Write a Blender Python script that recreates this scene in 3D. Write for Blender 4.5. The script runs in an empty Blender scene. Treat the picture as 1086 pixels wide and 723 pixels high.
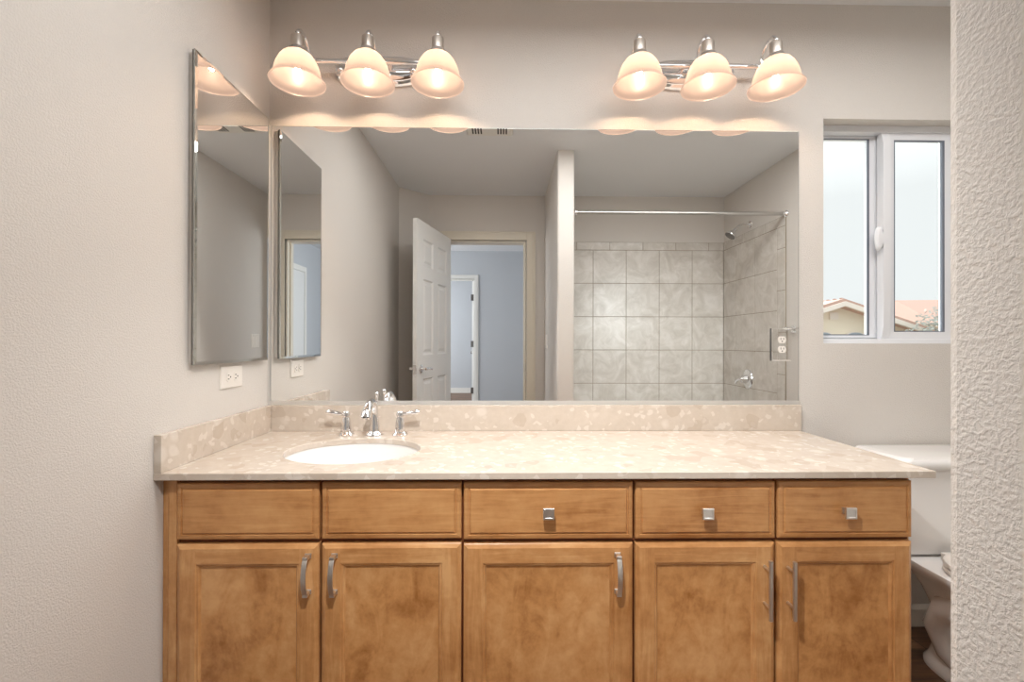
import bpy, bmesh, math, random
from mathutils import Matrix, Vector

random.seed(7)
S = bpy.context.scene
COL = S.collection
PI = math.pi

# ------------------------------------------------------------------ camera
CAM = Vector((.8893, -1.754, 1.127))
F_PX, YAW, PITCH, ROLL = 486.5, .0181, -.0028, .002
cy_, sy_, cp_, sp_, cr_, sr_ = (math.cos(YAW), math.sin(YAW), math.cos(PITCH), math.sin(PITCH), math.cos(ROLL), math.sin(ROLL))
R0 = Vector((cy_, -sy_, 0)); FW = Vector((sy_ * cp_, cy_ * cp_, -sp_)); U0 = Vector((sy_ * sp_, cy_ * sp_, cp_))
RR = R0 * cr_ + U0 * sr_; UU = -R0 * sr_ + U0 * cr_
cam_data = bpy.data.cameras.new('camera'); cam = bpy.data.objects.new('camera', cam_data); COL.objects.link(cam)
cam.matrix_world = Matrix(((RR.x, UU.x, -FW.x, CAM.x), (RR.y, UU.y, -FW.y, CAM.y), (RR.z, UU.z, -FW.z, CAM.z), (0, 0, 0, 1)))
cam_data.sensor_fit = 'HORIZONTAL'; cam_data.sensor_width = 36; cam_data.lens = F_PX / 1086 * 36
cam_data.clip_start = .01; cam_data.clip_end = 200
S.camera = cam

# ------------------------------------------------------------------ world, lights, exposure
W = bpy.data.worlds.new('world'); S.world = W; W.use_nodes = True
bg = W.node_tree.nodes['Background']
bg.inputs[0].default_value = (.965, .98, 1.0, 1)
FILL_LOBE = 26.0
SKY_LOW, SKY_HIGH = .76, 2.4     # hazy bright sky: pale near the horizon, brighter overhead
_nt = W.node_tree
_tc = _nt.nodes.new('ShaderNodeTexCoord'); _sp = _nt.nodes.new('ShaderNodeSeparateXYZ'); _mr = _nt.nodes.new('ShaderNodeMapRange')
_nt.links.new(_tc.outputs['Generated'], _sp.inputs[0]); _nt.links.new(_sp.outputs['Z'], _mr.inputs['Value'])
_mr.inputs['From Min'].default_value = .25; _mr.inputs['From Max'].default_value = 1.0
_mr.inputs['To Min'].default_value = SKY_LOW; _mr.inputs['To Max'].default_value = SKY_HIGH
# added bright lobe low in the sky, out of view, lighting the alcove
_dp = _nt.nodes.new('ShaderNodeVectorMath'); _dp.operation = 'DOT_PRODUCT'; _dp.inputs[1].default_value = Vector((.10, .97, .20)).normalized()
_nm = _nt.nodes.new('ShaderNodeVectorMath'); _nm.operation = 'NORMALIZE'; _nt.links.new(_tc.outputs['Generated'], _nm.inputs[0]); _nt.links.new(_nm.outputs[0], _dp.inputs[0])
_gl = _nt.nodes.new('ShaderNodeMapRange'); _gl.interpolation_type = 'SMOOTHSTEP'; _nt.links.new(_dp.outputs['Value'], _gl.inputs['Value'])
_gl.inputs['From Min'].default_value = math.cos(math.radians(27)); _gl.inputs['From Max'].default_value = math.cos(math.radians(13)); _gl.inputs['To Max'].default_value = FILL_LOBE
_ad = _nt.nodes.new('ShaderNodeMath'); _ad.operation = 'ADD'; _nt.links.new(_mr.outputs['Result'], _ad.inputs[0]); _nt.links.new(_gl.outputs['Result'], _ad.inputs[1])
_nt.links.new(_ad.outputs[0], bg.inputs[1])
S.view_settings.view_transform = 'Standard'; S.view_settings.look = 'None'
S.view_settings.gamma = 1; S.view_settings.use_curve_mapping = False
S.view_settings.exposure = 0.38
BULB = 270.0          # bulb emission strength
SHADE_GLOW = 0.84
BULB_COL = (1.0, .71, .49, 1)


def area(name, loc, rot, sx, sy, power, col=(1, 1, 1)):
    d = bpy.data.lights.new(name, 'AREA'); d.shape = 'RECTANGLE'; d.size = sx; d.size_y = sy
    d.energy = power; d.color = col
    o = bpy.data.objects.new(name, d); o.location = loc; o.rotation_euler = rot; COL.objects.link(o)
    return o


# light portal in the bathroom window: guides the sky light, gives off none itself
_p = area('window_portal', (2.432, .14, 1.56), (math.radians(-90), 0, 0), .62, .90, 1)
_p.data.cycles.is_portal = True
# daylight in the hall and the room beyond it, from windows out of sight on their left
area('hall_daylight', (-1.75, -3.7, 1.45), (0, math.radians(-90), 0), 1.5, 1.8, 46, (.93, .965, 1))
area('far_room_daylight', (-1.75, -6.5, 1.45), (0, math.radians(-90), 0), 1.5, 2.4, 60, (.93, .965, 1))
# added ceiling fill, an unseen source in front of the camera above the frame
area('ceiling_fill', (1.55, -.78, 2.40), (math.radians(-4), 0, 0), 2.2, .40, 22, (1.0, .99, .98))
# added fill spot, an unseen sizeless source above the frame aimed at the vanity
def fill_spot(loc, aim, power):
    d = bpy.data.lights.new('fill_spot', 'SPOT'); d.energy = power; d.shadow_soft_size = 0; d.color = (1, .985, .965)
    d.spot_size = math.radians(112); d.spot_blend = 1
    o = bpy.data.objects.new('fill_spot', d); o.location = loc; COL.objects.link(o)
    o.rotation_euler = (Vector(aim) - Vector(loc)).to_track_quat('-Z', 'Y').to_euler()


fill_spot((.82, -1.33, 1.85), (1.0, -.55, .75), 62)
S.cycles.use_denoising = True
S.cycles.max_bounces = 14; S.cycles.diffuse_bounces = 6; S.cycles.glossy_bounces = 8
S.cycles.transmission_bounces = 8; S.cycles.transparent_max_bounces = 12
S.cycles.sample_clamp_indirect = 6.0
S.cycles.blur_glossy = 0.6

# ------------------------------------------------------------------ materials


def srgb(r, g, b):
    f = lambda c: (c / 255 / 12.92) if c / 255 <= .04045 else ((c / 255 + .055) / 1.055) ** 2.4
    return (f(r), f(g), f(b), 1)


def mat(name, col=(.8, .8, .8, 1), rough=.5, metal=0.0, spec=.5, coat=0.0):
    m = bpy.data.materials.new(name); m.use_nodes = True
    b = m.node_tree.nodes['Principled BSDF']
    b.inputs['Base Color'].default_value = col; b.inputs['Roughness'].default_value = rough
    b.inputs['Metallic'].default_value = metal; b.inputs['Specular IOR Level'].default_value = spec
    b.inputs['Coat Weight'].default_value = coat
    return m


def N(m, typ, **kw):
    n = m.node_tree.nodes.new(typ)
    for k, v in kw.items():
        if k in n.inputs.keys(): n.inputs[k].default_value = v
        else: setattr(n, k, v)
    return n


def L(m, a, b): m.node_tree.links.new(a, b)


def bsdf(m): return m.node_tree.nodes['Principled BSDF']


def world_coords(m, scale=(1, 1, 1)):
    g = N(m, 'ShaderNodeNewGeometry'); mp = N(m, 'ShaderNodeMapping'); mp.inputs['Scale'].default_value = scale
    L(m, g.outputs['Position'], mp.inputs['Vector']); return mp.outputs['Vector']


def ramp(m, fac, stops):
    r = N(m, 'ShaderNodeValToRGB'); e = r.color_ramp.elements
    e[0].position, e[0].color = stops[0]; e[1].position, e[1].color = stops[-1]
    for p, c in stops[1:-1]:
        x = e.new(p); x.color = c
    L(m, fac, r.inputs['Fac']); return r.outputs['Color']


def wall_paint(name, col, strength=.35, scale=235, rough=.55, dist=.0012):
    m = mat(name, col, rough, spec=.35)
    v = world_coords(m)
    n = N(m, 'ShaderNodeTexNoise', Scale=scale, Detail=3.0, Roughness=.55, Distortion=.25)
    L(m, v, n.inputs['Vector'])
    mr = N(m, 'ShaderNodeMapRange'); mr.inputs['From Min'].default_value = .36; mr.inputs['From Max'].default_value = .66
    mr.interpolation_type = 'SMOOTHSTEP'; L(m, n.outputs['Fac'], mr.inputs['Value'])
    b = N(m, 'ShaderNodeBump', Strength=strength, Distance=dist); L(m, mr.outputs['Result'], b.inputs['Height'])
    L(m, b.outputs['Normal'], bsdf(m).inputs['Normal'])
    return m


M = {}
M['wall'] = wall_paint('greige_textured_paint', srgb(209, 204, 198), .47)
M['ceiling'] = wall_paint('ceiling_paint', srgb(226, 228, 230), .3)
M['hall_wall'] = wall_paint('grey_paint', srgb(188, 191, 195), .25)
M['white_trim'] = mat('white_trim_paint', srgb(226, 224, 218), .35)
M['cream_trim'] = mat('cream_trim_paint', srgb(214, 206, 190), .38)
M['door_white'] = mat('white_door_paint', srgb(222, 222, 220), .35)
M['vinyl'] = mat('white_vinyl', srgb(222, 224, 228), .3)
M['gasket'] = mat('grey_gasket', srgb(105, 112, 124), .6)
M['plate'] = mat('white_plastic', srgb(226, 221, 214), .3)
M['slot'] = mat('dark_slot', (.03, .027, .025, 1), .6)
M['chrome'] = mat('chrome', (.82, .82, .83, 1), .07, 1)
M['nickel'] = mat('satin_nickel', (.76, .74, .71, 1), .33, 1)
M['rod'] = mat('brushed_rod_steel', (.50, .49, .47, 1), .3, 1)
M['dark_steel'] = mat('dark_steel', (.20, .19, .18, 1), .35, 1)
M['lamp_nickel'] = mat('brushed_lamp_nickel', (.72, .68, .63, 1), .34, 1)
M['porcelain'] = mat('white_porcelain', srgb(228, 226, 224), .12, spec=.6, coat=.4)
M['mirror'] = mat('mirror_silver', (.93, .94, .935, 1), 0.0, 1)
M['mirror_edge'] = mat('mirror_edge', (.42, .44, .42, 1), .18, .7)
M['bevel'] = mat('bevelled_mirror_glass', (.86, .88, .86, 1), .02, 1)
M['aluminium'] = mat('aluminium_channel', (.74, .73, .71, 1), .3, .7)
M['tub'] = mat('white_tub_enamel', srgb(230, 230, 228), .15)
M['grout'] = mat('beige_grout', srgb(150, 139, 124), .9)
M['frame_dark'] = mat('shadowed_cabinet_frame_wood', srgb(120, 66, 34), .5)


def wood(name, scale, seed, dark, mid, light, blotch=5.0):
    m = mat(name, rough=.36, spec=.4, coat=.15)
    v = world_coords(m, scale)
    mp2 = N(m, 'ShaderNodeMapping'); mp2.inputs['Location'].default_value = (seed * 3.7, seed * 1.3, seed * 2.1)
    L(m, v, mp2.inputs['Vector'])
    n1 = N(m, 'ShaderNodeTexNoise', Scale=1.0, Detail=5.0, Roughness=.62, Distortion=.9); L(m, mp2.outputs['Vector'], n1.inputs['Vector'])
    v2 = world_coords(m)
    n2 = N(m, 'ShaderNodeTexNoise', Scale=blotch, Detail=4.0, Roughness=.6); L(m, v2, n2.inputs['Vector'])
    n3 = N(m, 'ShaderNodeTexNoise', Scale=blotch * 5, Detail=4.0, Roughness=.65); L(m, v2, n3.inputs['Vector'])
    a = N(m, 'ShaderNodeMath', operation='MULTIPLY'); a.inputs[1].default_value = .36; L(m, n1.outputs['Fac'], a.inputs[0])
    b = N(m, 'ShaderNodeMath', operation='MULTIPLY'); b.inputs[1].default_value = .40; L(m, n2.outputs['Fac'], b.inputs[0])
    c = N(m, 'ShaderNodeMath', operation='MULTIPLY'); c.inputs[1].default_value = .24; L(m, n3.outputs['Fac'], c.inputs[0])
    s1 = N(m, 'ShaderNodeMath', operation='ADD'); L(m, a.outputs[0], s1.inputs[0]); L(m, b.outputs[0], s1.inputs[1])
    s2 = N(m, 'ShaderNodeMath', operation='ADD'); L(m, s1.outputs[0], s2.inputs[0]); L(m, c.outputs[0], s2.inputs[1])
    col = ramp(m, s2.outputs[0], [(.37, dark), (.5, mid), (.62, light)])
    L(m, col, bsdf(m).inputs['Base Color'])
    bp = N(m, 'ShaderNodeBump', Strength=.04, Distance=.001); L(m, n1.outputs['Fac'], bp.inputs['Height']); L(m, bp.outputs['Normal'], bsdf(m).inputs['Normal'])
    return m


WD, WM, WL = srgb(166, 113, 64), srgb(193, 140, 88), srgb(212, 164, 112)
M['wood_v'] = wood('maple_vertical_grain', (55, 55, 5), 1, WD, WM, WL)
M['wood_h'] = wood('maple_horizontal_grain', (5, 55, 55), 2, WD, WM, WL)
M['wood_p'] = wood('maple_door_panel', (16, 16, 7), 3, srgb(156, 102, 54), srgb(196, 142, 88), srgb(212, 163, 111), 6.5)
M['wood_d'] = wood('maple_drawer_front', (5, 30, 60), 4, srgb(162, 108, 60), WM, srgb(206, 156, 103), 4)


def stone(name, base, mid, chip, dark):
    m = mat(name, rough=.16, spec=.5)
    v = world_coords(m)
    ns = N(m, 'ShaderNodeTexNoise', Scale=9.0, Detail=3.0); L(m, v, ns.inputs['Vector'])
    mx = N(m, 'ShaderNodeMix', data_type='VECTOR'); mx.inputs[0].default_value = .05
    L(m, v, mx.inputs[4]); L(m, ns.outputs['Color'], mx.inputs[5])
    vo = N(m, 'ShaderNodeTexVoronoi', Scale=24.0, Randomness=1.0); L(m, mx.outputs[1], vo.inputs['Vector'])
    vo2 = N(m, 'ShaderNodeTexVoronoi', Scale=70.0, Randomness=1.0); L(m, mx.outputs[1], vo2.inputs['Vector'])
    n = N(m, 'ShaderNodeTexNoise', Scale=30.0, Detail=6.0, Roughness=.7); L(m, v, n.inputs['Vector'])
    c0 = ramp(m, n.outputs['Fac'], [(.32, base), (.68, mid)])
    sep = N(m, 'ShaderNodeSeparateColor'); L(m, vo.outputs['Color'], sep.inputs[0])
    r1 = ramp(m, sep.outputs[0], [(.90, (0, 0, 0, 1)), (.92, (1, 1, 1, 1))])
    d1 = ramp(m, vo.outputs['Distance'], [(.30, (1, 1, 1, 1)), (.52, (0, 0, 0, 1))])
    k1 = N(m, 'ShaderNodeMath', operation='MULTIPLY'); L(m, r1, k1.inputs[0]); L(m, d1, k1.inputs[1])
    k1b = N(m, 'ShaderNodeMath', operation='MULTIPLY'); k1b.inputs[1].default_value = .55; L(m, k1.outputs[0], k1b.inputs[0])
    m1 = N(m, 'ShaderNodeMix', data_type='RGBA'); L(m, k1b.outputs[0], m1.inputs[0]); L(m, c0, m1.inputs[6]); m1.inputs[7].default_value = chip
    sep2 = N(m, 'ShaderNodeSeparateColor'); L(m, vo2.outputs['Color'], sep2.inputs[0])
    r2 = ramp(m, sep2.outputs[1], [(.88, (0, 0, 0, 1)), (.92, (.6, .6, .6, 1))])
    m2 = N(m, 'ShaderNodeMix', data_type='RGBA'); L(m, r2, m2.inputs[0]); L(m, m1.outputs[2], m2.inputs[6]); m2.inputs[7].default_value = chip
    r3 = ramp(m, sep.outputs[1], [(.86, (0, 0, 0, 1)), (.92, (.5, .5, .5, 1))])
    m3 = N(m, 'ShaderNodeMix', data_type='RGBA'); L(m, r3, m3.inputs[0]); L(m, m2.outputs[2], m3.inputs[6]); m3.inputs[7].default_value = dark
    L(m, m3.outputs[2], bsdf(m).inputs['Base Color'])
    return m


M['stone'] = stone('cream_terrazzo_marble', srgb(193, 180, 166), srgb(202, 190, 177), srgb(219, 210, 200), srgb(180, 164, 148))


def tile_mat():
    m = mat('grey_beige_ceramic_tile', rough=.3, spec=.45)
    v = world_coords(m)
    n = N(m, 'ShaderNodeTexNoise', Scale=7.0, Detail=6.0, Roughness=.65, Distortion=1.2); L(m, v, n.inputs['Vector'])
    c = ramp(m, n.outputs['Fac'], [(.32, srgb(184, 177, 168)), (.5, srgb(198, 192, 184)), (.68, srgb(212, 207, 201))])
    L(m, c, bsdf(m).inputs['Base Color'])
    b = N(m, 'ShaderNodeBump', Strength=.1, Distance=.002); L(m, n.outputs['Fac'], b.inputs['Height']); L(m, b.outputs['Normal'], bsdf(m).inputs['Normal'])
    return m


M['tile'] = tile_mat()


def plank_floor():
    m = mat('dark_wood_plank', rough=.4)
    v = world_coords(m)
    br = N(m, 'ShaderNodeTexBrick', Scale=1.0)
    br.offset = .37; br.inputs['Brick Width'].default_value = 1.2; br.inputs['Row Height'].default_value = .15
    br.inputs['Mortar Size'].default_value = .0015; br.inputs['Color1'].default_value = srgb(140, 106, 80); br.inputs['Color2'].default_value = srgb(106, 78, 57)
    br.inputs['Mortar'].default_value = srgb(35, 24, 17)
    L(m, v, br.inputs['Vector'])
    v2 = world_coords(m, (4, 40, 1))
    n = N(m, 'ShaderNodeTexNoise', Scale=1.0, Detail=6.0, Roughness=.6, Distortion=.5); L(m, v2, n.inputs['Vector'])
    c = ramp(m, n.outputs['Fac'], [(.35, (.35, .32, .3, 1)), (.65, (1.15, 1.1, 1.05, 1))])
    mx = N(m, 'ShaderNodeMix', data_type='RGBA', blend_type='MULTIPLY'); mx.inputs[0].default_value = 1.0
    L(m, br.outputs['Color'], mx.inputs[6]); L(m, c, mx.inputs[7]); L(m, mx.outputs[2], bsdf(m).inputs['Base Color'])
    return m


M['floor'] = plank_floor()


def glass_pane():
    m = bpy.data.materials.new('window_glass'); m.use_nodes = True; nt = m.node_tree; nt.nodes.clear()
    out = nt.nodes.new('ShaderNodeOutputMaterial'); mx = nt.nodes.new('ShaderNodeMixShader')
    tr = nt.nodes.new('ShaderNodeBsdfTransparent'); gl = nt.nodes.new('ShaderNodeBsdfGlossy'); gl.inputs['Roughness'].default_value = 0
    tr.inputs[0].default_value = (.96, .98, .97, 1)
    fr = nt.nodes.new('ShaderNodeFresnel'); fr.inputs[0].default_value = 1.35
    ge = nt.nodes.new('ShaderNodeNewGeometry'); iv = nt.nodes.new('ShaderNodeMath'); iv.operation = 'SUBTRACT'; iv.inputs[0].default_value = 1; nt.links.new(ge.outputs['Backfacing'], iv.inputs[1])
    ml = nt.nodes.new('ShaderNodeMath'); ml.operation = 'MULTIPLY'; nt.links.new(fr.outputs[0], ml.inputs[0]); nt.links.new(iv.outputs[0], ml.inputs[1])
    nt.links.new(ml.outputs[0], mx.inputs[0]); nt.links.new(tr.outputs[0], mx.inputs[1]); nt.links.new(gl.outputs[0], mx.inputs[2])
    nt.links.new(mx.outputs[0], out.inputs[0]); return m


M['glass'] = glass_pane()


def shade_mat():
    m = bpy.data.materials.new('frosted_peach_glass'); m.use_nodes = True; nt = m.node_tree; nt.nodes.clear()
    out = nt.nodes.new('ShaderNodeOutputMaterial'); mx = nt.nodes.new('ShaderNodeMixShader'); mx.inputs[0].default_value = .45
    tl = nt.nodes.new('ShaderNodeBsdfTranslucent'); tl.inputs[0].default_value = (.135, .112, .096, 1)
    df = nt.nodes.new('ShaderNodeBsdfPrincipled'); df.inputs['Base Color'].default_value = (.13, .113, .10, 1); df.inputs['Roughness'].default_value = .3
    df.inputs['Emission Color'].default_value = (1, .66, .50, 1); df.inputs['Emission Strength'].default_value = SHADE_GLOW
    nt.links.new(tl.outputs[0], mx.inputs[1]); nt.links.new(df.outputs[0], mx.inputs[2]); nt.links.new(mx.outputs[0], out.inputs[0])
    return m


M['shade'] = shade_mat()
M['bulb'] = mat('lit_bulb', (1, 1, 1, 1)); bsdf(M['bulb']).inputs['Emission Color'].default_value = BULB_COL; bsdf(M['bulb']).inputs['Emission Strength'].default_value = BULB
M['acrylic'] = mat('mirrored_cover', (.88, .885, .88, 1), .03, 1)
M['stucco'] = mat('cream_stucco', srgb(228, 217, 198), .9)
M['stucco_white'] = mat('white_fascia', srgb(225, 215, 205), .8)
M['roof'] = mat('terracotta_roof_tile', srgb(186, 154, 140), .9)
M['house_glass'] = mat('house_window_pane', srgb(150, 160, 168), .3)
M['leaf'] = mat('hazed_leaf', srgb(158, 160, 152), .9)  # leaf colour lightened to paint in the distance haze
M['trunk'] = mat('tree_bark', srgb(120, 105, 90), .9)
M['ground'] = mat('dry_ground', srgb(170, 160, 145), .95)

# ------------------------------------------------------------------ mesh helpers
ORG = {}


class MB:
    def __init__(s): s.v = []; s.f = []; s.mi = []

    def add(s, vs, fs, mi=0):
        o = len(s.v); s.v += [tuple(v) for v in vs]; s.f += [tuple(i + o for i in f) for f in fs]; s.mi += [mi] * len(fs); return s

    def box(s, x0, y0, z0, x1, y1, z1, mi=0):
        x0, x1 = sorted((x0, x1)); y0, y1 = sorted((y0, y1)); z0, z1 = sorted((z0, z1))
        return s.add([(x0, y0, z0), (x1, y0, z0), (x1, y1, z0), (x0, y1, z0), (x0, y0, z1), (x1, y0, z1), (x1, y1, z1), (x0, y1, z1)],
                     [(0, 3, 2, 1), (4, 5, 6, 7), (0, 1, 5, 4), (1, 2, 6, 5), (2, 3, 7, 6), (3, 0, 4, 7)], mi)

    def loops(s, rings, close0=True, close1=True, mi=0):
        n = len(rings[0]); vs = [p for r in rings for p in r]; fs = []
        for i in range(len(rings) - 1):
            for j in range(n):
                k = (j + 1) % n; fs.append((i * n + j, i * n + k, (i + 1) * n + k, (i + 1) * n + j))
        if close0: fs.append(tuple(range(n - 1, -1, -1)))
        if close1: fs.append(tuple((len(rings) - 1) * n + j for j in range(n)))
        return s.add(vs, fs, mi)

    def lathe(s, prof, c=(0, 0, 0), axis='z', n=32, close0=False, close1=False, sx=1, sy=1, mi=0):
        rings = []
        for r, h in prof:
            ring = []
            for j in range(n):
                a = 2 * PI * j / n; p, q = r * math.cos(a) * sx, r * math.sin(a) * sy
                if axis == 'z': ring.append((c[0] + p, c[1] + q, c[2] + h))
                elif axis == 'y': ring.append((c[0] + p, c[1] + h, c[2] + q))
                else: ring.append((c[0] + h, c[1] + p, c[2] + q))
            rings.append(ring)
        return s.loops(rings, close0, close1, mi)

    def tube(s, pts, rad, n=14, caps=True, flat=1.0, mi=0):
        pts = [Vector(p) for p in pts]; rad = rad if isinstance(rad, (list, tuple)) else [rad] * len(pts); rings = []
        up = None
        for i, p in enumerate(pts):
            t = (pts[min(i + 1, len(pts) - 1)] - pts[max(i - 1, 0)]).normalized()
            if up is None:
                up = Vector((0, 0, 1)) if abs(t.z) < .9 else Vector((1, 0, 0))
            a = t.cross(up).normalized(); up = a.cross(t).normalized(); b = up
            rings.append([p + a * rad[i] * math.cos(2 * PI * j / n) + b * rad[i] * flat * math.sin(2 * PI * j / n) for j in range(n)])
        return s.loops(rings, caps, caps, mi)

    def sphere(s, c, r, n=16, m=10, sz=1.0, mi=0):
        return s.lathe([(max(r * math.sin(PI * i / m), 1e-4), -r * sz * math.cos(PI * i / m)) for i in range(m + 1)], c, 'z', n, True, True, mi=mi)

    def prism(s, poly, axis, a, b, mi=0):
        f = {'x': lambda p, h: (h, p[0], p[1]), 'y': lambda p, h: (p[0], h, p[1]), 'z': lambda p, h: (p[0], p[1], h)}[axis]
        return s.loops([[f(p, a) for p in poly], [f(p, b) for p in poly]], True, True, mi)

    def build(s, name, mats, parent=None, smooth=None, bevel=0, bseg=2, origin=None, recalc=True):
        me = bpy.data.meshes.new(name)
        xs, ys, zs = zip(*s.v)
        if origin is None: origin = ((min(xs) + max(xs)) / 2, (min(ys) + max(ys)) / 2, min(zs))
        me.from_pydata([(x - origin[0], y - origin[1], z - origin[2]) for x, y, z in s.v], [], s.f)
        for m_ in (mats if isinstance(mats, (list, tuple)) else [mats]): me.materials.append(m_)
        for p, i in zip(me.polygons, s.mi): p.material_index = i
        if recalc or smooth is not None:
            bm = bmesh.new(); bm.from_mesh(me)
            if recalc: bmesh.ops.recalc_face_normals(bm, faces=bm.faces)
            if smooth is not None:
                for f in bm.faces: f.smooth = True
                for e in bm.edges:
                    if len(e.link_faces) == 2 and e.calc_face_angle(0) > math.radians(smooth): e.smooth = False
            bm.to_mesh(me); bm.free()
        o = bpy.data.objects.new(name, me); COL.objects.link(o)
        po = ORG[parent.name] if parent else (0, 0, 0)
        if parent: o.parent = parent
        o.location = (origin[0] - po[0], origin[1] - po[1], origin[2] - po[2]); ORG[o.name] = origin
        if bevel:
            b = o.modifiers.new('bevel', 'BEVEL'); b.width = bevel; b.segments = bseg; b.limit_method = 'ANGLE'; b.angle_limit = math.radians(40)
            if smooth is None:
                for p in me.polygons: p.use_smooth = True
                b.harden_normals = True
        return o


def tag(o, label=None, cat=None, group=None, kind=None):
    if label: o['label'] = label
    if cat: o['category'] = cat
    if group: o['group'] = group
    if kind: o['kind'] = kind
    return o


def thing(name, label, cat, loc, group=None):
    o = bpy.data.objects.new(name, None); COL.objects.link(o); o.location = loc; o.empty_display_size = .05
    ORG[o.name] = tuple(loc); return tag(o, label, cat, group)


def struct(mb, name, m, **kw):
    return tag(mb.build(name, m, **kw), kind='structure')


def children(o): return [c for c in bpy.data.objects if c.parent == o]


def copy_tree(o, parent=None):
    c = o.copy(); COL.objects.link(c)
    if parent: c.parent = parent
    for ch in children(o): copy_tree(ch, c)
    return c


# ------------------------------------------------------------------ room dimensions
H, FZ = 2.44, .036
XR, YB = 2.88, -2.365
PX0, PX1, PY = 1.2552, 1.3699, -1.378
DX0, DX1, DZ = .382, 1.089, 2.033
WX0, WX1, WZ0, WZ1 = 2.127, 2.737, 1.125, 1.996

# ------------------------------------------------------------------ structure
struct(MB().box(-1.9, -8.3, FZ - .1, 3.1, 0.2, FZ), 'floor', M['floor'])
struct(MB().box(0, YB, H, XR, 0, H + .1), 'ceiling', M['ceiling'])
struct(MB().box(-.12, YB - .115, FZ, 0, .16, H), 'wall_left', M['wall'])
w = MB(); T = .15
w.box(0, 0, FZ, WX0, T, H).box(WX1, 0, FZ, XR + .12, T, H).box(WX0, 0, FZ, WX1, T, WZ0).box(WX0, 0, WZ1, WX1, T, H)
struct(w, 'wall_front', M['wall'])
struct(MB().box(XR, YB - .115, FZ, XR + .12, 0, H), 'wall_right', M['wall'])
w = MB(); w.box(0, YB - .115, FZ, DX0, YB, H).box(DX1, YB - .115, FZ, XR, YB, H).box(DX0, YB - .115, DZ, DX1, YB, H)
struct(w, 'wall_back', M['wall'])
struct(MB().prism([(0, -2.155), (.226, YB), (0, YB)], 'z', FZ, H), 'wall_corner', M['wall'])
struct(MB().prism([(PX0, YB), (PX0, PY - .012), (PX0 + .0035, PY - .0035), (PX0 + .012, PY), (PX1 - .012, PY), (PX1 - .0035, PY - .0035), (PX1, PY - .012), (PX1, YB)], 'z', FZ, H),
       'wall_partition', M['wall'])


def base(poly, name, m=M['white_trim'], h=.08): struct(MB().prism(poly, 'z', FZ, FZ + h), name, m, bevel=.004)


w = MB(); w.prism([(0, FZ), (-.014, FZ), (-.014, FZ + .066), (-.006, FZ + .078), (0, FZ + .08)], 'x', 2.02, XR)
struct(w, 'baseboard_front', M['white_trim'])
w = MB(); w.box(0, -2.15, FZ, .013, -.54, FZ + .08); struct(w, 'baseboard_left', M['white_trim'], bevel=.004)
w = MB(); w.box(PX0 - .013, YB, FZ, PX0, PY, FZ + .08).box(PX0 - .013, PY, FZ, PX1 + .013, PY + .013, FZ + .08)
struct(w, 'baseboard_partition', M['white_trim'], bevel=.004)
w = MB(); w.box(XR - .013, -1.44, FZ, XR, -.015, FZ + .08); struct(w, 'baseboard_right', M['white_trim'], bevel=.004)

# door casing of the bathroom door: jambs and colonial casing
w = MB()
for (a, b) in ((.078, .018), (.058, .024), (.016, .013)):
    w.box(DX1 + .004, YB, FZ, DX1 + .004 + a, YB + b, DZ + a + .004)
    w.box(DX0 - .004 - a, YB, FZ, DX0 - .004, YB + b, DZ + a + .004)
    w.box(DX0 - .004, YB, DZ + .004, DX1 + .004, YB + b, DZ + .004 + a)
w.box(DX1 - .012, YB - .118, FZ, DX1, YB + .004, DZ); w.box(DX0, YB - .118, FZ, DX0 + .012, YB - .04, DZ); w.box(DX0, YB - .118, DZ - .012, DX1, YB + .004, DZ)
w.box(DX1 - .022, YB - .08, FZ, DX1 - .012, YB - .045, DZ - .012)
struct(w, 'trim_1', M['cream_trim'], bevel=.002)

# hall and far room
HW = -4.88
w = MB(); w.box(-.34 - 1.6, HW - .11, FZ, -.34, HW, H).box(.47, HW - .11, FZ, 1.76, HW, H).box(-.34, HW - .11, 2.04, .47, HW, H)
struct(w, 'wall_hall_far', M['hall_wall'])
w = MB(); w.box(1.76, HW - .11, FZ, 1.87, YB - .115, H); struct(w, 'wall_hall_right', M['hall_wall'])
w = MB(); w.box(-1.9, YB - .125, FZ, DX0 - .01, YB - .115, H).box(DX1 + .01, YB - .125, FZ, 1.76, YB - .115, H).box(DX0 - .01, YB - .125, DZ + .01, DX1 + .01, YB - .115, H)
struct(w, 'wall_hall_near', M['hall_wall'])
struct(MB().box(-1.9, -8.3, H, 1.9, YB - .115, H + .1), 'ceiling_hall', M['ceiling'])
struct(MB().box(-1.9, -8.3, FZ, 1.9, -8.15, H), 'wall_far_room', M['hall_wall'])
struct(MB().box(1.76, -8.15, FZ, 1.87, HW - .11, H), 'wall_far_right', M['hall_wall'])
struct(MB().box(-1.8, -8.15, FZ, 1.7, -8.135, FZ + .11), 'baseboard_far_room', M['white_trim'])
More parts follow.
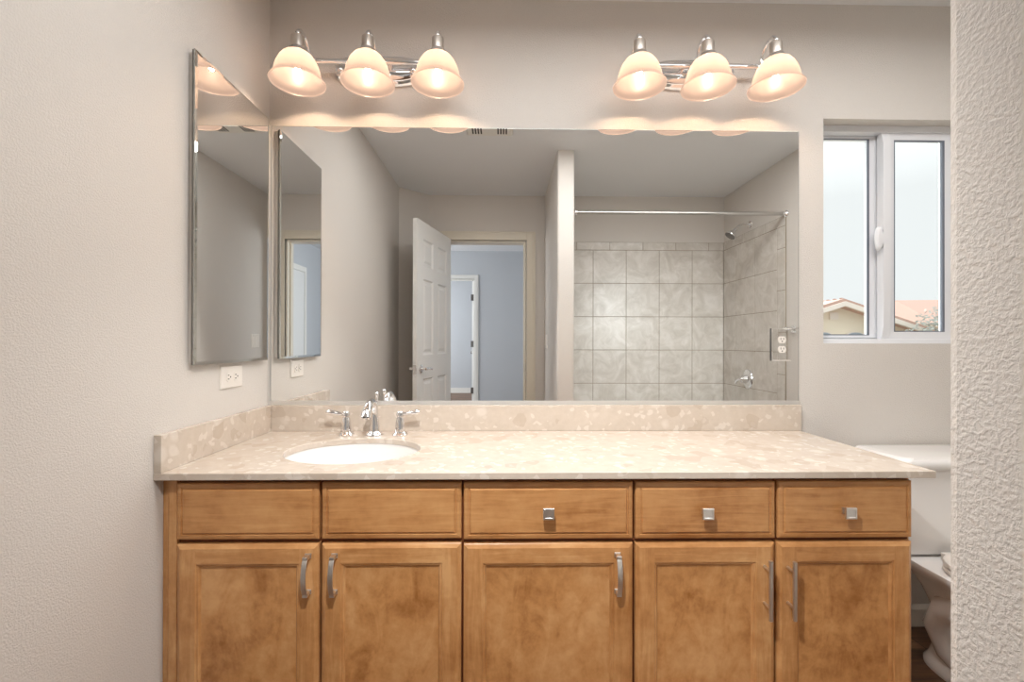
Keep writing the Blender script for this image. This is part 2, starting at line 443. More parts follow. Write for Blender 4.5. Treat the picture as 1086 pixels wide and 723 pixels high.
# window walls at the left of the hall and far room (out of sight), with openings for daylight
for y0, y1, nm in ((-4.88, YB - .125, 'wall_hall_left'), (-8.15, -4.99, 'wall_far_left')):
    w = MB(); w.box(-1.9, y0, FZ, -1.8, y0 + .25, H).box(-1.9, y1 - .25, FZ, -1.8, y1, H).box(-1.9, y0 + .25, FZ, -1.8, y1 - .25, .7).box(-1.9, y0 + .25, 2.2, -1.8, y1 - .25, H)
    struct(w, nm, M['hall_wall'])
w = MB()
for a, b in ((.055, .016), (.035, .021)):
    w.box(.47, HW, FZ, .47 + a, HW + b, 2.04 + a); w.box(-.34 - a, HW, FZ, -.34, HW + b, 2.04 + a); w.box(-.34, HW, 2.04, .47, HW + b, 2.04 + a)
w.box(.455, HW - .11, FZ, .47, HW + .002, 2.04); w.box(-.34, HW - .11, 2.025, .47, HW + .002, 2.04); w.box(-.34, HW - .11, FZ, -.325, HW + .002, 2.04)
struct(w, 'trim_2', M['white_trim'], bevel=.002)
w = MB()
for a, b in ((.07, .016), (.045, .022)):
    w.box(1.76 - b, -4.26 - a, FZ, 1.76, -4.26, 2.03 + a); w.box(1.76 - b, -3.46, FZ, 1.76, -3.46 + a, 2.03 + a); w.box(1.76 - b, -4.26, 2.03, 1.76, -3.46, 2.03 + a)
struct(w, 'trim_3', M['white_trim'], bevel=.002)


def panel_door(name, length, height, thick, mp, label=None):
    """six-panel leaf in local coordinates: x along the leaf from the hinge, y thickness, z up"""
    root = bpy.data.objects.new(name, None); COL.objects.link(root); ORG[root.name] = (0, 0, 0); root['kind'] = 'structure'
    m = MB(); st = .11 * length / .71; mid = .10 * length / .71; pw = (length - 2 * st - mid) / 2
    rows = [(.24, .80), (.98, 1.56), (1.66, height - .13)]
    xs = [(st, st + pw), (st + pw + mid, length - st)]
    for sgn in (0, 1):
        y = 0 if sgn == 0 else thick; d = 1 if sgn == 0 else -1
        # stiles and rails (front skin)
        def q(x0, z0, x1, z1): m.add([(x0, y, z0), (x1, y, z0), (x1, y, z1), (x0, y, z1)], [(0, 1, 2, 3)])
        q(0, 0, st, height); q(length - st, 0, length, height); q(st + pw, 0, st + pw + mid, height)
        zz = [0] + [v for r in rows for v in r] + [height]
        for x0, x1 in xs:
            for i in range(0, len(zz), 2): q(x0, zz[i], x1, zz[i + 1])
            for z0, z1 in rows:
                R = []
                for ins, dep in ((0, 0), (.012, .010), (.026, .010), (.046, .003)):
                    yy = y + d * dep
                    R.append([(x0 + ins, yy, z0 + ins), (x1 - ins, yy, z0 + ins), (x1 - ins, yy, z1 - ins), (x0 + ins, yy, z1 - ins)])
                m.loops(R, False, True)
    m.add([(0, 0, 0), (0, thick, 0), (0, thick, height), (0, 0, height)], [(0, 1, 2, 3)])
    m.add([(length, 0, 0), (length, thick, 0), (length, thick, height), (length, 0, height)], [(0, 1, 2, 3)])
    m.add([(0, 0, height), (length, 0, height), (length, thick, height), (0, thick, height)], [(0, 1, 2, 3)])
    m.add([(0, 0, 0), (length, 0, 0), (length, thick, 0), (0, thick, 0)], [(0, 1, 2, 3)])
    m.build('door_leaf', mp, root, origin=(0, 0, 0), recalc=False)
    return root


d1 = panel_door('door_1', .712, 1.995, .035, M['door_white'])
Hx, Hy = .384, -2.352; Ax, Ay = .219, -1.668
ang = math.atan2(Ay - Hy, Ax - Hx)
d1.location = (Hx, Hy, FZ + .012); d1.rotation_euler = (0, 0, ang)
# local +y points to the left wall side (x-), so shift the leaf to the other side
for ch in children(d1): ch.location.y = -.035
for side, lab in ((-1, 'room'), (1, 'wall')):
    m = MB(); y0 = -.035 if side < 0 else 0.0; lx, lz = .712 - .062, .878
    m.lathe([(.001, y0), (.031, y0), (.031, y0 + side * .006), (.022, y0 + side * .012), (.011, y0 + side * .014), (.011, y0 + side * .045), (.001, y0 + side * .045)], (lx, 0, lz), 'y', 24, True, True)
    m.tube([(lx + .004, y0 + side * .045, lz), (lx - .03, y0 + side * .049, lz + .003), (lx - .07, y0 + side * .05, lz + .001), (lx - .11, y0 + side * .048, lz - .007)], [.011, .010, .008, .006], 12)
    m.build('door_handle', M['chrome'], d1, smooth=40, origin=(lx, y0, lz))
m = MB().box(.7115, -.029, .84, .7135, -.006, .91); m.build('latch_plate', M['chrome'], d1)
# strike plate on the jamb
tag(MB().box(DX1 - .0135, YB - .035, .86, DX1 - .0118, YB - .008, .93).build('strike_plate', M['dark_steel']), 'small dark metal strike plate on the right door jamb', 'strike plate')

# open door of the far room, its edge and hinges at the right jamb
d2 = bpy.data.objects.new('door_2', None); COL.objects.link(d2); ORG['door_2'] = (.45, HW - .11, FZ); d2.location = ORG['door_2']; d2['kind'] = 'structure'
MB().box(.425, HW - .86, FZ + .012, .452, HW - .115, 2.02).build('door_leaf', M['door_white'], d2)
for z in (1.78, 1.10, .42): MB().box(.408, HW - .114, z - .045, .456, HW - .098, z + .045).box(.4515, HW - .11, z - .045, .4555, HW - .03, z + .045).build('hinge', M['dark_steel'], d2)
m = MB(); m.lathe([(.001, 0), (.03, 0), (.03, -.006), (.01, -.01), (.01, -.035), (.025, -.042), (.027, -.055), (.015, -.066), (.001, -.066)], (.425, HW - .79, .96), 'x', 16, True, True)
m.build('door_knob', M['dark_steel'], d2, smooth=40)
# white closed door in the right wall of the hall
d3 = bpy.data.objects.new('door_3', None); COL.objects.link(d3); ORG['door_3'] = (1.76, -3.86, FZ); d3.location = ORG['door_3']; d3['kind'] = 'structure'
MB().box(1.745, -4.257, FZ + .01, 1.7595, -3.463, 2.028).build('door_leaf', M['door_white'], d3)

# shower tile
def tile_wall(name, axis, const, out, cols, rows, trim_rows=(), trim_cols=(), back=.006):
    """cols / rows: list of edge pairs along the wall; out: +1/-1 the direction the face looks"""
    m = MB(); g = .0022; t = .010
    def put(a0, a1, z0, z1):
        a0, a1 = sorted((a0, a1)); a0 += g; a1 -= g; z0 += g; z1 -= g
        if a1 - a0 < .01: return
        c0, c1, b = const - out * back * 0, const + out * t, .0015
        f = (lambda a, h, z: (a, h, z)) if axis == 'y' else (lambda a, h, z: (h, a, z))
        R = [[f(a0, c0, z0), f(a1, c0, z0), f(a1, c0, z1), f(a0, c0, z1)], [f(a0, c1 - out * b, z0), f(a1, c1 - out * b, z0), f(a1, c1 - out * b, z1), f(a0, c1 - out * b, z1)],
             [f(a0 + b, c1, z0 + b), f(a1 - b, c1, z0 + b), f(a1 - b, c1, z1 - b), f(a0 + b, c1, z1 - b)]]
        m.loops(R, True, True, 0)
    for z0, z1 in rows:
        for a0, a1 in cols: put(a0, a1, z0, z1)
    for a0, a1, z0, z1 in trim_rows: put(a0, a1, z0, z1)
    for a0, a1, z0, z1 in trim_cols: put(a0, a1, z0, z1)
    A = [v for c in cols for v in c] + [v for t_ in trim_cols for v in t_[:2]]; Z = [v for r in rows for v in r] + [v for t_ in trim_rows for v in t_[2:]]
    if axis == 'y': m.box(min(A), const, min(Z), max(A), const + out * .0085, max(Z), 1)
    else: m.box(const, min(A), min(Z), const + out * .0085, max(A), max(Z), 1)
    return struct(m, name, [M['tile'], M['grout']])


zr = [(1.955 - .2985 * (k + 1), 1.955 - .2985 * k) for k in range(6)]; zr[-1] = (.40, zr[-1][1]) if zr[-1][0] < .40 else zr[-1]
zr = [r for r in zr if r[1] > .42]
xe = [1.3799, 1.3905, 1.689, 1.9875, 2.286, 2.5845, 2.87]
tile_wall('wall_shower_back', 'y', YB, 1, list(zip(xe[1:-1], xe[2:])), zr,
          [(a, min(a + .2985, 2.87), 1.955, 2.027) for a in (1.3905 - 0.0, 1.84, 2.1385, 2.437, 2.7355) for _ in (0,)] if False else
          [(1.3905, 1.5415, 1.955, 2.027), (1.5415, 1.84, 1.955, 2.027), (1.84, 2.1385, 1.955, 2.027), (2.1385, 2.437, 1.955, 2.027), (2.437, 2.7355, 1.955, 2.027), (2.7355, 2.87, 1.955, 2.027)])
ye = [-2.355, -2.1477, -1.848, -1.5485]
for nm, cx, out in (('wall_shower_right', XR, -1), ('wall_shower_left', PX1, 1)):
    tile_wall(nm, 'x', cx, out, list(zip(ye[1:], ye[:-1])), zr,
              [(-1.70, -1.452, 1.955, 2.027), (-2.0, -1.70, 1.955, 2.027), (-2.3, -2.0, 1.955, 2.027), (-2.355, -2.3, 1.955, 2.027)],
              [(-1.5485, -1.452, a, b) for a, b in ((1.80, 1.955), (1.5, 1.80), (1.2, 1.5), (.9, 1.2), (.6, .9), (.4, .6))])

# ------------------------------------------------------------------ window
win = bpy.data.objects.new('window_1', None); COL.objects.link(win); ORG['window_1'] = ((WX0 + WX1) / 2, .1, WZ0); win.location = ORG['window_1']; win['kind'] = 'structure'
FX0, FX1, FZ0, FZ1 = WX0 - .002, WX1 + .002, WZ0 - .002, WZ1 + .002


def rect_frame(mb, x0, x1, z0, z1, w_, y0, y1, wl=None, wr=None, wt=None, wb=None):
    wl = w_ if wl is None else wl; wr = w_ if wr is None else wr; wt = w_ if wt is None else wt; wb = w_ if wb is None else wb
    out = [(x0, z0), (x1, z0), (x1, z1), (x0, z1)]; inn = [(x0 + wl, z0 + wb), (x1 - wr, z0 + wb), (x1 - wr, z1 - wt), (x0 + wl, z1 - wt)]
    mb.loops([[(x, y1, z) for x, z in out], [(x, y0, z) for x, z in out], [(x, y0, z) for x, z in inn], [(x, y1, z) for x, z in inn], [(x, y1, z) for x, z in out]], False, False)


m = MB(); rect_frame(m, FX0, FX1, FZ0, FZ1, .028, .052, .13, wb=.02); rect_frame(m, FX0 + .001, FX1 - .001, FZ0 + .001, FZ1 - .001, .034, .095, .128, wb=.028)
m.build('window_frame', M['vinyl'], win, bevel=.003)
# fixed sash (left, outer track)
m = MB(); rect_frame(m, 2.155, 2.402, WZ0 + .022, WZ1 - .026, .014, .088, .112, wr=.026); m.box(2.400, .089, WZ0 + .022, 2.440, .111, WZ1 - .026); fs = m.build('fixed_sash', M['vinyl'], win, bevel=.002)
m = MB(); rect_frame(m, 2.167, 2.378, WZ0 + .033, WZ1 - .038, .004, .0875, .09, wr=.009); m.build('gasket', M['gasket'], fs)
MB().box(2.168, .096, WZ0 + .035, 2.377, .100, WZ1 - .039).build('glass', M['glass'], win)
# sliding sash (right, inner track)
m = MB(); rect_frame(m, 2.406, 2.708, WZ0 + .016, WZ1 - .022, .032, .060, .084, wl=.052, wr=.045); ss = m.build('sliding_sash', M['vinyl'], win, bevel=.003)
m = MB(); rect_frame(m, 2.457, 2.664, WZ0 + .047, WZ1 - .053, .004, .0605, .07, wr=.009); m.build('gasket', M['gasket'], ss)
MB().box(2.459, .070, WZ0 + .049, 2.656, .074, WZ1 - .055).build('glass', M['glass'], win)
m = MB(); m.loops([[(2.404 + a, .060 - d, z) for a in (0, .030)] + [(2.434 - b, .061, z) for b in (0, .030)] for z, d in ((WZ0 + .02, .001), (WZ0 + .07, .012), (WZ1 - .07, .012), (WZ1 - .026, .001))])
m.build('interlock', M['vinyl'], ss, bevel=.002)
m = MB(); m.lathe([(.001, -.017), (.020, -.017), (.026, -.012), (.028, 0), (.001, 0)], (2.392, .062, 1.545), 'y', 28, True, True, sx=.52, sy=1.75)
m.build('latch', M['vinyl'], ss, smooth=50)

# ------------------------------------------------------------------ view outside
GZ = -3.2
struct(MB().box(-15, .5, GZ - .3, 60, 60, GZ), 'ground', M['ground'])
hs = thing('neighbour_house', 'cream stucco house with a tiled gable roof seen through the left window pane', 'house', (12.7, 14, GZ))
MB().prism([(9.6, GZ), (16.2, GZ), (16.2, 1.75), (12.66, 2.42), (9.6, 1.6)][:5], 'y', 14.3, 20).build('wall', M['stucco'], hs)
m = MB()
m.prism([(12.66, 2.66), (12.66, 2.42), (16.5, 1.18), (16.5, 1.40)], 'y', 13.9, 20); m.prism([(12.66, 2.66), (12.66, 2.42), (9.4, 1.42), (9.4, 1.64)], 'y', 13.9, 20)
for k in range(18):
    y = 14.0 + k * .33; m.prism([(12.66, 2.70), (12.66, 2.66), (16.5, 1.40), (16.5, 1.44)], 'y', y, y + .12)
m.prism([(13.0, 16.4), (13.0, 20.2), (14.9, 20.2), (14.9, 16.4)], 'z', 2.3, 2.32)
m.add([(12.4, 16.2, 2.3), (16.4, 16.2, 2.1), (15.9, 18.5, 3.03), (14.3, 18.5, 3.03), (12.4, 20.4, 2.2), (16.4, 20.4, 2.2)], [(0, 1, 2, 3), (4, 3, 2, 5), (0, 3, 4), (1, 5, 2)])
m.build('roof', M['roof'], hs)
m = MB(); m.prism([(12.66, 2.56), (12.66, 2.40), (16.5, 1.12), (16.5, 1.28)], 'y', 13.8, 13.9); m.prism([(12.66, 2.56), (12.66, 2.40), (9.4, 1.36), (9.4, 1.52)], 'y', 13.8, 13.9); m.build('fascia', M['stucco_white'], hs)
for cx in (12.15, 13.3, 14.3):
    arc = [(cx - .42, .3)] + [(cx - .42 * math.cos(PI * i / 10), 1.3 + .22 * math.sin(PI * i / 10)) for i in range(11)] + [(cx + .42, .3)]
    f = MB().prism(arc, 'y', 14.22, 14.32).build('window', M['stucco_white'], hs)
    arc2 = [(cx + (x - cx) * .82, .36 + (z - .3) * .93) for x, z in arc]
    MB().prism(arc2, 'y', 14.18, 14.225).build('pane', M['house_glass'], f)
MB().box(12.42, 14.24, 1.95, 12.72, 14.3, 2.2).build('vent_panel', M['stucco_white'], hs)
hs2 = thing('neighbour_house', 'pale tiled hip roof house behind the right window pane', 'house', (18, 15, GZ))
MB().box(17.0, 15, GZ, 23, 20, 1.9).build('wall', M['stucco'], hs2)
m = MB(); m.add([(16.6, 14.6, 1.85), (23.4, 14.6, 1.85), (21.5, 17.5, 3.0), (17.6, 17.5, 2.95), (16.6, 20.4, 1.85), (23.4, 20.4, 1.85)], [(0, 1, 2, 3), (4, 3, 2, 5), (0, 3, 4), (1, 5, 2), (0, 4, 5, 1)])
m.build('roof', M['roof'], hs2)
MB().box(16.55, 14.5, 1.72, 23.5, 14.62, 1.88).build('fascia', M['stucco_white'], hs2)
tr = thing('tree', 'grey-green leafy tree beside the roofs at the right pane', 'tree', (14.9, 13, GZ))
MB().tube([(14.9, 13, GZ), (14.95, 13, -.6), (14.8, 13, 1.2)], [.2, .14, .08], 10).build('trunk', M['trunk'], tr, smooth=60)
m = MB(); rnd = random.Random(3)
for k in range(1500):
    a, b = rnd.uniform(0, 2 * PI), rnd.uniform(-1, 1); r = (rnd.random() ** .45)
    cxx, czz, R = rnd.choice([(14.8, 1.3, .7), (14.5, .8, .8), (15.3, 1.8, .75), (15.2, .9, 1.0)])
    p = Vector((cxx + R * r * math.cos(a) * math.sqrt(1 - b * b), 13 + R * r * math.sin(a) * math.sqrt(1 - b * b), czz + R * r * b * .8))
    u = Vector((rnd.gauss(0, 1), rnd.gauss(0, 1), rnd.gauss(0, 1))).normalized(); v = u.orthogonal().normalized() * .035; u *= .07
    m.add([p - u, p + v, p + u, p - v], [(0, 1, 2, 3)])
m.build('foliage', M['leaf'], tr, recalc=False)

# ------------------------------------------------------------------ vanity cabinets
CF, DF, BZ = -.532, -.553, .135   # face-frame plane, door-front plane, bottom of doors


def R4(x0, x1, z0, z1, i, y): return [(x0 + i, y, z0 + i), (x1 - i, y, z0 + i), (x1 - i, y, z1 - i), (x0 + i, y, z1 - i)]


def drawer_front(parent, x0, x1, z0, z1, name='drawer'):
    m = MB(); Y = DF
    m.loops([R4(x0, x1, z0, z1, 0, CF - .001), R4(x0, x1, z0, z1, 0, Y + .006), R4(x0, x1, z0, z1, .003, Y + .003), R4(x0, x1, z0, z1, .0115, Y + .0015),
             R4(x0, x1, z0, z1, .0125, Y + .0045), R4(x0, x1, z0, z1, .0155, Y + .0045), R4(x0, x1, z0, z1, .019, Y)])
    return m.build(name, M['wood_d'], parent)


def cab_door(parent, x0, x1, z0, z1):
    Y = DF; B = .011; SW = .050
    m = MB()
    def strip(Ra, Rb):      # mitred ring: sides vertical grain (0), top and bottom horizontal grain (1)
        for j in range(4):
            k = (j + 1) % 4; m.add([Ra[j], Ra[k], Rb[k], Rb[j]], [(0, 1, 2, 3)], 1 if j in (0, 2) else 0)
    strip(R4(x0, x1, z0, z1, 0, CF - .001), R4(x0, x1, z0, z1, 0, Y + .0065)); strip(R4(x0, x1, z0, z1, 0, Y + .0065), R4(x0, x1, z0, z1, .0025, Y + .0045))
    strip(R4(x0, x1, z0, z1, .0025, Y + .0045), R4(x0, x1, z0, z1, B, Y))
    a0, a1, b0, b1 = x0 + B, x1 - B, z0 + B, z1 - B; c0, c1, e0, e1 = x0 + SW, x1 - SW, z0 + SW, z1 - SW
    m.add([(a0, Y, b0), (c0, Y, b0), (c0, Y, b1), (a0, Y, b1)], [(0, 1, 2, 3)], 0); m.add([(c1, Y, b0), (a1, Y, b0), (a1, Y, b1), (c1, Y, b1)], [(0, 1, 2, 3)], 0)
    m.add([(c0, Y, e1), (c1, Y, e1), (c1, Y, b1), (c0, Y, b1)], [(0, 1, 2, 3)], 1); m.add([(c0, Y, b0), (c1, Y, b0), (c1, Y, e0), (c0, Y, e0)], [(0, 1, 2, 3)], 1)
    r = [R4(c0, c1, e0, e1, i, Y + d) for i, d in ((0, 0), (.0015, .003), (.006, .003), (.008, .0065), (.0105, .0085))]
    for p, q in zip(r, r[1:]): strip(p, q)
    m.add(R4(x0, x1, z0, z1, 0, CF - .001), [(0, 3, 2, 1)], 0)
    d = m.build('door', [M['wood_v'], M['wood_h']], parent, recalc=False)
    MB().box(c0 + .009, Y + .0085, e0 + .009, c1 - .009, Y + .014, e1 - .009).build('door_panel', M['wood_p'], d)
    return d


def square_knob(parent, x, z):
    m = MB(); y = DF
    m.box(x - .008, y, z - .008, x + .008, y - .004, z + .008); m.box(x - .005, y - .004, z - .005, x + .005, y - .018, z + .005)
    s0, s1 = .0085, .0145
    rings = []
    for s_, yy in ((.012, y - .017), (.0145, y - .019), (.0145, y - .0255), (.0135, y - .0265), (.0095, y - .0265), (.009, y - .0258)):
        rings.append([(x - s_, yy, z - s_), (x + s_, yy, z - s_), (x + s_, yy, z + s_), (x - s_, yy, z + s_)])
    m.loops(rings); return m.build('knob', M['nickel'], parent)


def arch_pull(parent, x, z0, z1, bow):
    m = MB(); y = DF; w_ = .0065; n = 14; rings = []
    for i in range(n + 1):
        t = i / n; z = z0 + .006 + (z1 - z0 - .012) * t; a = math.sin(PI * t) ** .65
        yo = y - .020 - .013 * a; th = .0032
        rings.append([(x - w_, yo, z), (x + w_, yo, z), (x + w_, yo + th, z), (x - w_, yo + th, z)])
    m.loops(rings)
    for z in (z0 + .0065, z1 - .0065):
        m.box(x - .0085, y, z - .0065, x + .0085, y - .003, z + .0065); m.box(x - .0065, y - .002, z - .005, x + .0065, y - .0225, z + .005)
    return m.build('door_handle', M['nickel'], parent, bevel=.0012)


def bar_pull(parent, x, z0, z1):
    m = MB(); y = DF
    m.tube([(x, y - .030, z0), (x, y - .030, z1)], .0055, 16)
    for z in (z0 + .030, z1 - .028): m.tube([(x, y, z), (x, y - .030, z)], .0042, 12)
    return m.build('door_handle', M['nickel'], parent, smooth=40)


ZC = .7725
def carcass(root, x0, x1, divs, left_filler=False, right_end=False):
    m = MB(); z1 = ZC
    m.box(x0, CF + .02, .10, x0 + .016, -.004, z1); m.box(x1 - .016, CF + .02, .10, x1, -.004, z1); m.box(x0, CF + .02, .10, x1, -.004, .118); m.box(x0, -.012, .118, x1, -.004, z1)
    m.box(x0 + .002, -.46, FZ, x1 - .002, -.444, .10)
    m.build('cabinet_box', M['wood_v'], root)
    m = MB()
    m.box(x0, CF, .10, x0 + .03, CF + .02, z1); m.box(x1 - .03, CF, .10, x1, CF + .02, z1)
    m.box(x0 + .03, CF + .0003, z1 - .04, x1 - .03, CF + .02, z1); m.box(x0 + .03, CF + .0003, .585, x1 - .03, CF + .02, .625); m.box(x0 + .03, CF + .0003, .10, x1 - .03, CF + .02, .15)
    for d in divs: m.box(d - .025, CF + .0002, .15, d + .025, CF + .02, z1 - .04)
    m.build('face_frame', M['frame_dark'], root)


c1 = thing('vanity_cabinet', 'honey maple sink cabinet with two arched door pulls, against the left wall', 'cabinet', (.4, -.26, FZ), 'maple vanity cabinets')
carcass(c1, .012, .7815, [.4135])
m = MB(); m.box(.0005, CF - .006, FZ, .0155, CF + .014, ZC - .001); m.box(.0175, CF - .011, .10, .040, CF - .0005, ZC - .001)
m.build('filler_strip', M['wood_v'], c1, bevel=.0012)
for n_, (a, b) in enumerate(((.0435, .4095), (.4165, .7795))): drawer_front(c1, a, b, .6135, .760, 'false_front')
d = cab_door(c1, .0435, .4095, BZ, .6015); arch_pull(d, .3835, .473, .579, 1)
d = cab_door(c1, .4165, .7795, BZ, .6015); arch_pull(d, .4515, .473, .579, 1)
c2 = thing('vanity_cabinet', 'honey maple cabinet with one drawer above one door, middle of the vanity', 'cabinet', (1.0, -.26, FZ), 'maple vanity cabinets')
carcass(c2, .7825, 1.2335, [])
dr = drawer_front(c2, .7855, 1.2305, .6105, .7595); square_knob(dr, 1.006, .686)
d = cab_door(c2, .7855, 1.2305, BZ, .5990); arch_pull(d, 1.189, .469, .577, 1)
c3 = thing('vanity_cabinet', 'honey maple cabinet with two knobbed drawers and long bar pulls, at the right end', 'cabinet', (1.6, -.26, FZ), 'maple vanity cabinets')
carcass(c3, 1.2345, 1.981, [1.6135])
MB().box(1.981, CF, .10, 1.9845, -.004, ZC).build('side_panel', M['wood_v'], c3)
dr = drawer_front(c3, 1.2375, 1.6100, .6095, .7595); square_knob(dr, 1.419, .684)
dr = drawer_front(c3, 1.6175, 1.9785, .6095, .7600); square_knob(dr, 1.7935, .684)
d = cab_door(c3, 1.2375, 1.6080, BZ, .5985); bar_pull(d, 1.579, .411, .565)
d = cab_door(c3, 1.6150, 1.9785, BZ, .5985); bar_pull(d, 1.6415, .411, .562)

# ------------------------------------------------------------------ countertop
CT, CB, CY, CX1 = .792, .7735, -.572, 2.022
SX, SY, SA, SB = .4235, -.316, .204, .171
ct = thing('countertop', 'cream speckled stone vanity countertop with back and side splashes', 'countertop', (1.0, -.28, CB))
m = MB(); bx0, bx1, by0, by1 = SX - .25, SX + .25, SY - .2, SY + .21
angs = sorted(set([2 * PI * i / 72 for i in range(72)] + [math.atan2(y - SY, x - SX) % (2 * PI) for x in (bx0, bx1) for y in (by0, by1)]))
def onbox(a):
    c, s_ = math.cos(a), math.sin(a); t = min(((bx1 - SX) / c if c > 1e-9 else (bx0 - SX) / c if c < -1e-9 else 9), ((by1 - SY) / s_ if s_ > 1e-9 else (by0 - SY) / s_ if s_ < -1e-9 else 9)); return (SX + c * t, SY + s_ * t)
def onell(a):
    c, s_ = math.cos(a), math.sin(a); t = 1 / math.sqrt((c / SA) ** 2 + (s_ / SB) ** 2); return (SX + c * t, SY + s_ * t)
ell = [onell(a) for a in angs]; bxp = [onbox(a) for a in angs]
nA = len(angs)
rim = .002
ell_o = [(SX + (x - SX) * (1 + rim / .19), SY + (y - SY) * (1 + rim / .19)) for x, y in ell]
m.loops([[(x, y, CB) for x, y in bxp], [(x, y, CB) for x, y in ell], [(x, y, CT - rim) for x, y in ell], [(x, y, CT) for x, y in ell_o], [(x, y, CT) for x, y in bxp]], False, False)
def q(x0, y0, x1, y1):
    m.add([(x0, y0, CT), (x1, y0, CT), (x1, y1, CT), (x0, y1, CT)], [(0, 1, 2, 3)]); m.add([(x0, y0, CB), (x0, y1, CB), (x1, y1, CB), (x1, y0, CB)], [(0, 1, 2, 3)])
e = .0015
X0, X1, Y0, Y1 = .0005, CX1, CY, -.0005
q(X0 + e, Y0 + e, bx0, Y1); q(bx1, Y0 + e, X1 - e, Y1); q(bx0, Y0 + e, bx1, by0); q(bx0, by1, bx1, Y1)
P_ = lambda i, z: [(X0 + i, Y0 + i, z), (X1 - i, Y0 + i, z), (X1 - i, Y1, z), (X0 + i, Y1, z)]
m.loops([P_(e, CB), P_(0, CB + e), P_(0, CT - e), P_(e, CT)], False, False)
m.build('counter_slab', M['stone'], ct, recalc=False)
MB().box(.0205, -.0205, CT, 2.0285, -.0005, .889).build('backsplash', M['stone'], ct, bevel=.0015)
MB().box(.0005, CY, CT, .0200, -.0005, .889).build('side_splash', M['stone'], ct, bevel=.0015)

# sink
sk = thing('sink', 'white oval undermount sink basin set in the cream countertop', 'sink', (SX, SY, CB - .16))
prof = [(1.10, 0), (.995, 0), (.975, -.012), (.93, -.045), (.84, -.085), (.68, -.118), (.45, -.138), (.2, -.147), (.115, -.150)]
m = MB(); m.loops([[(SX + SA * 1.02 * r * math.cos(2 * PI * i / 64), SY + SB * 1.02 * r * math.sin(2 * PI * i / 64), CB - .0005 + h) for i in range(64)] for r, h in prof], False, True)
m.loops([[(SX + SA * 1.02 * r * math.cos(2 * PI * i / 64), SY + SB * 1.02 * r * math.sin(2 * PI * i / 64), CB - .0008 + h - .008) for i in range(64)] for r, h in prof], False, True)
m.build('basin', M['porcelain'], sk, smooth=50, recalc=False)
m = MB(); m.lathe([(.001, .004), (.012, .004), (.017, .002), (.022, .0035), (.022, 0), (.001, 0)], (SX, SY, CB - .1505), 'z', 24, True, True); m.build('drain', M['chrome'], sk, smooth=40)

# faucet
fa = thing('faucet', 'chrome widespread faucet with curved spout and two lever handles behind the sink', 'faucet', (.423, -.088, CT))
fx, fy = .4235, -.088
m = MB(); m.lathe([(.001, 0), (.031, 0), (.031, .003), (.026, .008), (.020, .014), (.0185, .020)], (fx, fy, CT), 'z', 28, True, False)
pts, rad = [], []
for t, (y, z, r) in enumerate([(0, .016, .0195), (0, .03, .0180), (0, .05, .0158), (0, .07, .0140), (-.001, .088, .0128), (-.006, .103, .0122), (-.018, .1165, .0118), (-.036, .1235, .0118),
                               (-.056, .1225, .0124), (-.076, .1145, .0136), (-.092, .1015, .0152), (-.102, .087, .0172), (-.106, .078, .0180)]):
    pts.append((fx, fy + y, CT + z)); rad.append(r)
m.tube(pts, rad, 20); m.tube([(fx, fy - .1065, CT + .0785), (fx, fy - .1075, CT + .0735)], [.0135, .012], 16)
m.build('spout', M['chrome'], fa, smooth=45)
m = MB(); m.tube([(fx, fy + .030, CT + .0), (fx, fy + .030, CT + .128)], .0028, 10); m.lathe([(.001, 0), (.0035, .001), (.0055, .008), (.0075, .016), (.006, .023), (.001, .026)], (fx, fy + .030, CT + .126), 'z', 14, True, True)
m.build('lift_rod', M['chrome'], fa, smooth=50)
for hx, sg in ((.3215, -1), (.516, 1)):
    m = MB(); m.lathe([(.001, 0), (.029, 0), (.029, .003), (.024, .007), (.019, .012), (.0185, .022), (.0165, .045), (.0135, .060), (.011, .064), (.011, .066), (.0135, .069), (.0135, .079), (.0095, .085), (.001, .0845)], (hx, fy, CT), 'z', 24, True, True)
    h = m.build('handle_base', M['chrome'], fa, smooth=35)
    m = MB(); zz = CT + .075
    m.tube([(hx + sg * .006, fy, zz), (hx + sg * .018, fy, zz + .001), (hx + sg * .034, fy - .001, zz + .003), (hx + sg * .052, fy - .002, zz + .006), (hx + sg * .064, fy - .003, zz + .0075), (hx + sg * .071, fy - .003, zz + .008)],
           [.0078, .0075, .0095, .0125, .0115, .005], 14, flat=.8)
    m.build('lever', M['chrome'], h, smooth=50)

# ------------------------------------------------------------------ mirrors
mr = thing('wall_mirror', 'large frameless rectangular mirror above the vanity backsplash', 'mirror', (1.02, 0, .89))
mx0, mx1, mz0, mz1 = .0105, 2.0253, .9035, 1.9416
m = MB(); m.add([(mx0, -.0055, mz0), (mx1, -.0055, mz0), (mx1, -.0055, mz1), (mx0, -.0055, mz1)], [(0, 1, 2, 3)]); m.build('mirror_glass', M['mirror'], mr, recalc=False)
m = MB(); m.box(mx0 - .0012, -.0052, mz0, mx1 + .0012, -.0008, mz1 + .0012)
m.box(mx1, -.0056, mz0, mx1 + .0015, -.001, mz1 + .0012); m.box(mx0 - .0015, -.0056, mz0, mx0, -.001, mz1 + .0012)
m.box(mx0, -.0056, mz1, mx1, -.001, mz1 + .0012)
m.build('mirror_backing', M['mirror_edge'], mr)
m = MB(); m.box(.004, -.010, .8895, mx1 + .002, -.0005, .892).box(.004, -.010, .892, mx1 + .002, -.0075, .9045); m.build('bottom_channel', M['aluminium'], mr)
m = MB(); m.box(.0008, -.009, .8895, .0085, -.0005, mz1 + .002); m.build('side_channel', M['aluminium'], mr)

